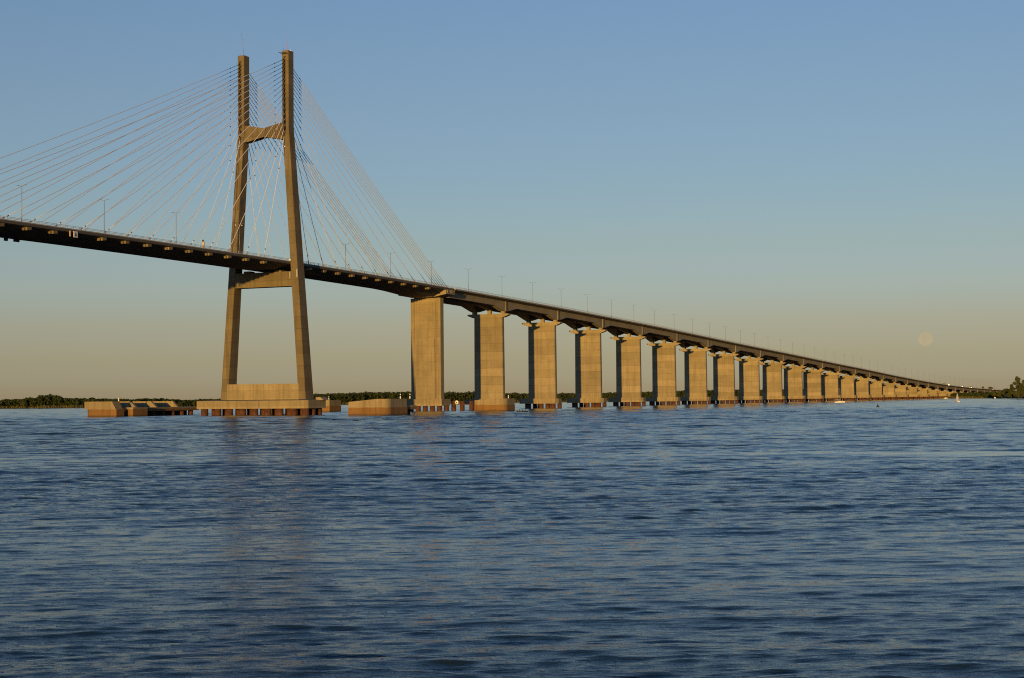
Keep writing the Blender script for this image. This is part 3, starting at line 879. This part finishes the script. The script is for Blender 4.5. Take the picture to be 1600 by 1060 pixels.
tree(1588, 1490, 19.5, 5.2, 'tallest ragged leafy tree on the far bank at the right edge', 1)
tree(1598.5, 1480, 16.0, 5.6, 'broad leafy tree beside the tallest one, cut by the right edge', 2)
tree(1580, 1500, 12.0, 4.6, 'leafy tree left of the tallest one at the bridge end', 3)
tree(1594, 1465, 9.0, 5.0, 'low bushy tree in front of the tallest one at the right edge', 4)
tree(1612, 1470, 15.0, 5.5, 'leafy tree just past the right edge of the bank', 5)
tree(1572, 1540, 8.2, 4.6, 'low bushy tree at the foot of the bridge end', 6)
tree(1590, 1452, 5.0, 5.0, 'low bush at the water edge below the tallest tree', 11)
tree(1600, 1450, 5.5, 5.0, 'low bush at the water edge cut by the right edge', 12)
tree(1579, 1475, 5.0, 4.6, 'low bush at the water edge left of the tallest tree', 13)
tree(1563, 1560, 6.6, 4.4, 'round bush below the bridge end, left of the trees', 7)
tree(1552, 1590, 5.8, 4.2, 'small round bush on the bank below the viaduct, furthest from the tall tree', 8)
tree(1545.5, 2150, 12.5, 7, 'distant dark tree rising behind the end of the deck, wider one', 9)
tree(1534.5, 2150, 13.0, 4, 'distant dark tree rising behind the end of the deck, narrower one', 10)

# ------------------------------------------------------------------ moon
D_M = 30000
ax = (1446.5 - 800) / F_PX
mdir = Vector((ax, 1, math.tan(math.radians(1.93)) * math.sqrt(1 + ax * ax))).normalized()
bm = bmesh.new(); bmesh.ops.create_uvsphere(bm, u_segments=48, v_segments=24, radius=D_M * math.radians(.50) / 2)
me = bpy.data.meshes.new('moon'); bm.to_mesh(me); bm.free()
for p in me.polygons: p.use_smooth = True
k = NT('moon_glow')
c = k.ramp(k.noise(k.pos((.014, .014, .014)), 1.0, 4), [(.3, (.44, .375, .23)), (.7, (.475, .40, .245))])
k.l(c, k.b.inputs['Emission Color']); k.b.inputs['Emission Strength'].default_value = 1.0  # sunlight on the moon put in as an even glow, base colour black
k.b.inputs['Base Color'].default_value = (0, 0, 0, 1); k.b.inputs['Roughness'].default_value = 1; k.b.inputs['Specular IOR Level'].default_value = 0
me.materials.append(k.m); o = bpy.data.objects.new('moon', me); COL.objects.link(o); o.location = mdir * D_M + Vector((0, 0, CAM_H))
tag(o, 'pale full moon rising low in the sky over the far viaduct', 'moon')

# ------------------------------------------------------------------ water
def water():
    r0, q = 14.0, 1.0019
    nr = int(math.log(3600 / r0) / math.log(q)); rr = r0 * q ** np.arange(nr + 1)
    rr = np.concatenate([rr, [4500, 7000, 14000]])
    th_in = np.linspace(-.40, .40, 440)
    th_out = np.array([.43, .46, .52, .6, .7, .85, 1.05, 1.3, 1.55])
    th = np.concatenate([-th_out[::-1], th_in, th_out])
    X = rr[:, None] * np.sin(th)[None]; Y = rr[:, None] * np.cos(th)[None]
    Z = np.zeros_like(X)
    cell = rr * (q - 1) * 1.0
    cell = np.maximum(cell, rr * (.80 / 440))[:, None]
    rng = np.random.default_rng(5)
    # gusts: slow patches where the ripples are higher or lower, drawn out across the wind
    def lowf(sx, sy, n, seed):
        g = np.random.default_rng(seed); o = np.zeros_like(X)
        for _ in range(n):
            kx, ky = g.normal(0, 1 / sx), g.normal(0, 1 / sy); o += np.sin(kx * X + ky * Y + g.uniform(0, 6.28))
        return o / math.sqrt(n / 2)
    gust = .62 * lowf(55, 16, 14, 1) + .5 * lowf(160, 60, 10, 2)
    amp = 1.0 + .14 * gust
    wind = math.radians(96)                             # the waves run roughly towards the viewer
    # what the wind does on this evening: a ruffled lane about 90 m out, smoother lanes beyond and before it
    wob = 1 + .10 * np.sin(X * .035 + .7) + .05 * np.sin(X * .11)
    Yw = Y * wob
    amp += .20 * np.exp(-((Yw - 92) / 17) ** 2) - .32 * np.exp(-((Yw - 136) / 9) ** 2) * np.clip(np.abs(X + 8) / 20 - .2, 0, 1)
    amp += -.18 * np.exp(-((Yw - 55) / 12) ** 2) + .12 * np.exp(-((Yw - 31) / 5) ** 2)
    amp += -.50 * np.exp(-((Y - 137 - 2.5 * np.sin(X * .09)) / 4.5) ** 2) * np.clip((X - 4) / 12, 0, 1) - .45 * np.exp(-((Y - 151 - 2 * np.sin(X * .12)) / 4.0) ** 2) * np.clip((-X - 22) / 8, 0, 1)
    amp += -.16 * np.exp(-((Yw - 62) / 14) ** 2) * np.clip((6 - X) / 14, 0, 1)
    amp = np.clip(amp, .30, 1.7)
    NW = 170
    var = np.zeros_like(cell); var0 = 0.0
    for i in range(NW):
        lam = .34 * (12 / .34) ** ((i + rng.uniform(0, 1)) / NW)
        k = 2 * math.pi / lam
        a = wind + rng.normal(0, .23)
        sl = .0255 * ((lam / .55) ** -.66 if lam > .55 else (lam / .55) ** .3) * rng.uniform(.6, 1.3)
        fade = np.clip((lam / cell - 2.2) / 1.8, 0, 1)
        var0 += sl * sl / 2; var += sl * sl * fade * fade / 2
        ph = k * (math.cos(a) * X + math.sin(a) * Y) + rng.uniform(0, 6.28)
        s = np.sin(ph)
        Z += (sl / k) * fade * (s - .22 * np.cos(2 * ph))
    # the ripples lost to distance are made up by the longer ones that are left
    Z *= amp * np.minimum(3.2, np.sqrt(var0 / np.maximum(var, 1e-7)))
    print('slope rms', math.sqrt(var0))
    nR, nC = X.shape
    co = np.stack([X, Y, Z], -1).reshape(-1, 3).astype(np.float32)
    idx = np.arange(nR * nC).reshape(nR, nC)
    f = np.stack([idx[:-1, :-1], idx[:-1, 1:], idx[1:, 1:], idx[1:, :-1]], -1).reshape(-1, 4)
    f = f[:, ::-1]
    me = bpy.data.meshes.new('water'); me.vertices.add(len(co)); me.vertices.foreach_set('co', co.ravel())
    me.loops.add(f.size); me.loops.foreach_set('vertex_index', f.astype(np.int32).ravel())
    me.polygons.add(len(f)); me.polygons.foreach_set('loop_start', np.arange(0, f.size, 4, dtype=np.int32))
    me.polygons.foreach_set('use_smooth', np.ones(len(f), bool))
    me.update(calc_edges=True)
    at = me.attributes.new('gust', 'FLOAT', 'POINT'); at.data.foreach_set('value', amp.astype(np.float32).ravel())
    # ripples too small for the sheet at this distance
    far = np.clip((np.broadcast_to(rr[:, None], X.shape) - 60) / 260, 0, 1)
    at = me.attributes.new('unresolved', 'FLOAT', 'POINT'); at.data.foreach_set('value', far.astype(np.float32).ravel())
    k = NT('river_water')
    k.b.inputs['Base Color'].default_value = (.010, .022, .027, 1)
    k.b.inputs['IOR'].default_value = 1.333; k.b.inputs['Specular IOR Level'].default_value = .5
    ga = k.n('ShaderNodeAttribute', attribute_name='gust').outputs['Fac']
    ua = k.n('ShaderNodeAttribute', attribute_name='unresolved').outputs['Fac']
    k.l(k.math('MULTIPLY_ADD', ua, .05, .02), k.b.inputs['Roughness'])
    h1 = k.noise(k.pos((1.5, 6.0, 1)), 1.0, 5, .62)
    h2 = k.noise(k.pos((.42, .75, 1)), 1.0, 5, .6)
    hh = k.math('ADD', k.math('MULTIPLY', h1, k.math('MULTIPLY', ga, .036)), k.math('MULTIPLY', k.math('MULTIPLY', h2, ga), k.math('MULTIPLY', ua, .15)))
    bp = k.n('ShaderNodeBump'); bp.inputs['Strength'].default_value = 1.0; bp.inputs['Distance'].default_value = 1.0
    k.l(hh, bp.inputs['Height']); k.l(bp.outputs[0], k.b.inputs['Normal'])
    me.materials.append(k.m)
    o = bpy.data.objects.new('water', me); COL.objects.link(o); o['kind'] = 'structure'


water()

# ------------------------------------------------------------------ light and sky
SUN_EL, SHADOW_AZ = math.radians(3.2), math.radians(13.9)
d = Vector((math.sin(SHADOW_AZ) * math.cos(SUN_EL), math.cos(SHADOW_AZ) * math.cos(SUN_EL), -math.sin(SUN_EL)))
L = bpy.data.lights.new('sun', 'SUN'); L.energy = 5.0; L.angle = math.radians(.5); L.color = (1.0, .58, .145)
so = bpy.data.objects.new('sun', L); COL.objects.link(so); so.rotation_euler = d.to_track_quat('-Z', 'Y').to_euler(); so.location = (0, -50, 60)
w = bpy.data.worlds.new('World'); sc.world = w; w.use_nodes = True
nt = w.node_tree; bg = nt.nodes['Background']
sky = nt.nodes.new('ShaderNodeTexSky'); sky.sky_type = 'NISHITA'; sky.sun_disc = False
sky.sun_elevation = SUN_EL; sky.sun_rotation = SHADOW_AZ + math.pi
sky.air_density = 1.2; sky.dust_density = .05; sky.ozone_density = 2.0; sky.altitude = 0
# a hazy evening: the belt near the horizon is greyer and the upper sky bluer than the clear-air model gives
GAIN = [(0.0017, (0.8, 1.512, 10.469)), (0.0131, (0.831, 1.518, 8.999)), (0.0251, (0.865, 1.386, 5.751)), (0.0454, (0.963, 1.322, 3.793)), (0.0698, (1.035, 1.369, 3.125)), (0.0976, (1.085, 1.342, 2.452)), (0.1305, (1.099, 1.338, 2.227)), (0.1891, (1.18, 1.337, 2.01)), (0.247, (1.205, 1.369, 2.011)), (0.342, (0.954, 1.259, 1.876)), (0.5, (0.712, 1.166, 1.864)), (0.7071, (0.589, 1.089, 1.909)), (1.0, (0.775, 1.39, 2.504))]
tc = nt.nodes.new('ShaderNodeTexCoord'); sx = nt.nodes.new('ShaderNodeSeparateXYZ'); nt.links.new(tc.outputs['Generated'], sx.inputs[0])
rp = nt.nodes.new('ShaderNodeValToRGB'); cr = rp.color_ramp
while len(cr.elements) < len(GAIN): cr.elements.new(.5)
for e, (p, c) in zip(cr.elements, GAIN): e.position = p
for e, (p, c) in zip(cr.elements, GAIN): e.position = p; e.color = tuple(x / 10.68 for x in c) + (1,)
nt.links.new(sx.outputs['Z'], rp.inputs['Fac'])
m1 = nt.nodes.new('ShaderNodeVectorMath'); m1.operation = 'MULTIPLY'; nt.links.new(sky.outputs[0], m1.inputs[0]); nt.links.new(rp.outputs[0], m1.inputs[1])
m2 = nt.nodes.new('ShaderNodeVectorMath'); m2.operation = 'SCALE'; m2.inputs['Scale'].default_value = 10.68; nt.links.new(m1.outputs[0], m2.inputs[0])
nt.links.new(m2.outputs[0], bg.inputs['Color']); bg.inputs['Strength'].default_value = .12

# ------------------------------------------------------------------ camera
cam = bpy.data.cameras.new('camera'); co = bpy.data.objects.new('camera', cam); COL.objects.link(co)
cam.sensor_width = 36; cam.lens = F_PX / 1600 * 36; cam.clip_start = .5; cam.clip_end = 60000
fwd = Vector((0, math.cos(PITCH), math.sin(PITCH))); up0 = Vector((0, -math.sin(PITCH), math.cos(PITCH))); r0 = Vector((1, 0, 0))
rgt = r0 * math.cos(ROLL) - up0 * math.sin(ROLL); up = r0 * math.sin(ROLL) + up0 * math.cos(ROLL)
mt = Matrix((rgt, up, -fwd)).transposed().to_4x4(); mt.translation = Vector((0, 0, CAM_H)); co.matrix_world = mt
sc.camera = co
vs_ = sc.view_settings; vs_.view_transform = 'Standard'; vs_.look = 'None'; vs_.gamma = 1; vs_.exposure = 0; vs_.use_curve_mapping = False
sc.cycles.max_bounces = 6
sc.cycles.filter_width = 1.1
sc.cycles.use_denoising = False                       # keep the crisp grain of the ripples
for o in sc.objects:
    if 'b' in o: del o['b']
